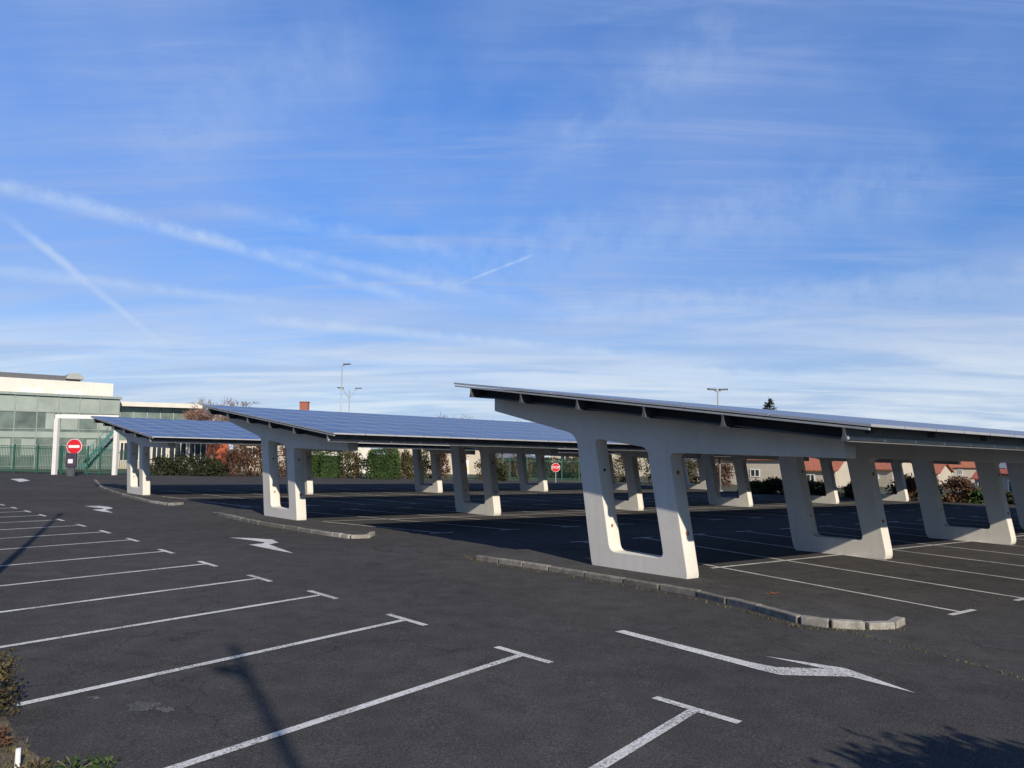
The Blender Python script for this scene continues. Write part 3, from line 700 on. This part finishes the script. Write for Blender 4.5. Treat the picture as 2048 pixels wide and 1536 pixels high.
house(1880,112,1952,110,934,914,8,'taller pale far house with small orange roof','cream','tile',wins=((1895,1905,938,950),(1915,1925,938,950)),chim=(1905,906,.4))
house(1996,62,2110,58,950,926,8,'house with bright red roof and dark lower wall at right edge','cream','tile2',wins=((2016,2046,960,995,3),))
house(1945,92,2000,90,958,940,7,'low grey house between the far pale house and red roof','grey_wall','tile2',wins=((1955,1968,964,976),))
# ------------------------------------------------------------ street furniture
def lamp(x,y,H,label,heads=2,ang=0,arm=.7,group='tall street lamps',curved=False,hs=1.0,top=0,pr=.095):
    b=g3(x,y); root=thing('street_lamp',b,label,'lamp',group)
    MB().tube(b-Vector((0,0,.1)),b+Vector((0,0,H+top)),pr,pr*.58,10).build('pole','polegrey',root,smooth=True)
    MB().bx(b.x-.17,b.x+.17,b.y-.17,b.y+.17,b.z-.02,b.z+.06).build('base_plate','steel',root)
    for s in ((1,-1) if heads==2 else (1,)):
        d=Vector((math.cos(ang),math.sin(ang),0))*s; t=b+Vector((0,0,H-.12)); n=Vector((-d.y,d.x,0))
        mb=MB()
        if curved:
            q=[t+d*arm*1.6*math.sin(k/6*math.pi/2)+Vector((0,0,-.9+.9*math.sin(k/6*math.pi/2)+.25*k/6)) for k in range(7)]
            for u,v in zip(q,q[1:]): mb.tube(u,v,.045,.045,6)
            e=q[-1]
        else:
            e=t+d*arm+Vector((0,0,.10)); mb.tube(t,e,.04,.04,6)
        am=mb.build('arm','polegrey',root)
        mb=MB(); mb.prism([e-d*.12*hs-n*.16*hs+Vector((0,0,.03)),e+d*.55*hs-n*.12*hs+Vector((0,0,.06)),e+d*.68*hs+Vector((0,0,.06)),e+d*.55*hs+n*.12*hs+Vector((0,0,.06)),e-d*.12*hs+n*.16*hs+Vector((0,0,.03))],(0,0,.13)); mb.build('lamp_head','lampdark',am,bevel=.02)
p=xy(681,79); lamp(p.x,p.y,zat(79,730)-gz(p.x,p.y),'tall single headed street lamp right of the middle carport front frame',1,0,.25)
p=xy(697,90); lamp(p.x,p.y,zat(90,780)-gz(p.x,p.y),'shorter street lamp with two curved arms behind the tall one',2,.3,.5,curved=True)
p=xy(1438,60); lamp(p.x,p.y,zat(60,781)-gz(p.x,p.y),'twin headed street lamp showing above the nearest carport roof',2,.2,.25)
lamp(-6.95,8.75,10.5,'street lamp just outside the left edge, casting the long shadow over the bays',2,2.1,.10,hs=.5)
lamp(4.9,-6.9,8.7,'street lamp behind the viewpoint, casting the near pole shadow on the tarmac',1,2.9,.08,hs=.45,top=.75,pr=.085)
def disc(mb,c,r,y0,y1,n=32,rot=0): 
    mb.prism([Vector((c.x+r*math.cos(2*math.pi*k/n+rot),c.y+y0,c.z+r*math.sin(2*math.pi*k/n+rot))) for k in range(n)],(0,y1-y0,0)); return mb
# no entry
p=xy(150,64); p.z=gz(p.x,p.y); zc=zat(64,893); root=thing('no_entry_sign',p,'round red no entry sign with white bar on a post by the gate','sign'); c=Vector((p.x,p.y,zc))
MB().tube(p-Vector((0,0,.1)),c+Vector((0,0,.5)),.05,.05,8).build('post','polegrey',root)
disc(MB(),c,.66,-.09,-.06).build('rim','signwhite',root)
disc(MB(),c,.62,-.10,-.085).build('sign_face','signred',root)
MB().bx(c.x-.46,c.x+.46,c.y-.112,c.y-.095,c.z-.11,c.z+.11).build('white_bar','signwhite',root)
q=Vector((p.x+.02,p.y-.4,0)); z1=zat(64,906); z0=gz(q.x,q.y)
tk=thing('ticket_post',g3(q.x,q.y),'dark plum control box on a stand under the no entry sign','box')
MB().bx(q.x-.42,q.x+.42,q.y-.15,q.y+.15,z0+.75,z1).build('housing','purple',tk,bevel=.05); MB().bx(q.x-.30,q.x+.30,q.y-.1,q.y+.1,z0-.05,z0+.75).build('pedestal','lampdark',tk); MB().bx(q.x-.2,q.x+.2,q.y-.17,q.y-.152,z0+1.1,z0+1.45).build('label_panel','signwhite',tk)
# stop
p=xy(1111,72); p.z=gz(p.x,p.y); c=Vector((p.x,p.y,zat(72,935))); root=thing('stop_sign',p,'red octagonal stop sign with white lettering by the green mesh fence','sign')
MB().tube(p-Vector((0,0,.1)),c+Vector((0,0,.3)),.04,.04,8).build('post','polegrey',root)
disc(MB(),c,.45,-.07,-.05,8,math.pi/8).build('rim','signwhite',root); disc(MB(),c,.42,-.08,-.065,8,math.pi/8).build('sign_face','signred',root)
cu=bpy.data.curves.new('t','FONT'); cu.body='STOP'; cu.align_x='CENTER'; cu.align_y='CENTER'; cu.size=.31; cu.extrude=.004; cu.offset=.006
to=bpy.data.objects.new('t',cu); COL.objects.link(to); dg=bpy.context.evaluated_depsgraph_get(); dg.update(); me=bpy.data.meshes.new_from_object(to.evaluated_get(dg)); bpy.data.objects.remove(to)
me.materials.clear(); me.materials.append(M['signwhite']); o=bpy.data.objects.new('lettering',me); COL.objects.link(o); o.parent=root; o.rotation_euler=(math.pi/2,0,0); o.location=(c-p)+Vector((0,-.09,0))
# yellow and white board
p=xy(926,78); p.z=gz(p.x,p.y); root=thing('notice_board',p,'small white board with yellow band behind the far carport','sign')
z0,z1=zat(78,948),zat(78,920)
for s in (-.5,.5): MB().bx(p.x+s-.04,p.x+s+.04,p.y,p.y+.08,p.z-.1,z1).build('post','polegrey',root)
MB().bx(p.x-.62,p.x+.62,p.y-.05,p.y-.005,z0,z1).build('board','signwhite',root); MB().bx(p.x-.5,p.x+.5,p.y-.065,p.y-.053,z0+.3,z0+.85).build('yellow_band','yellow',root)
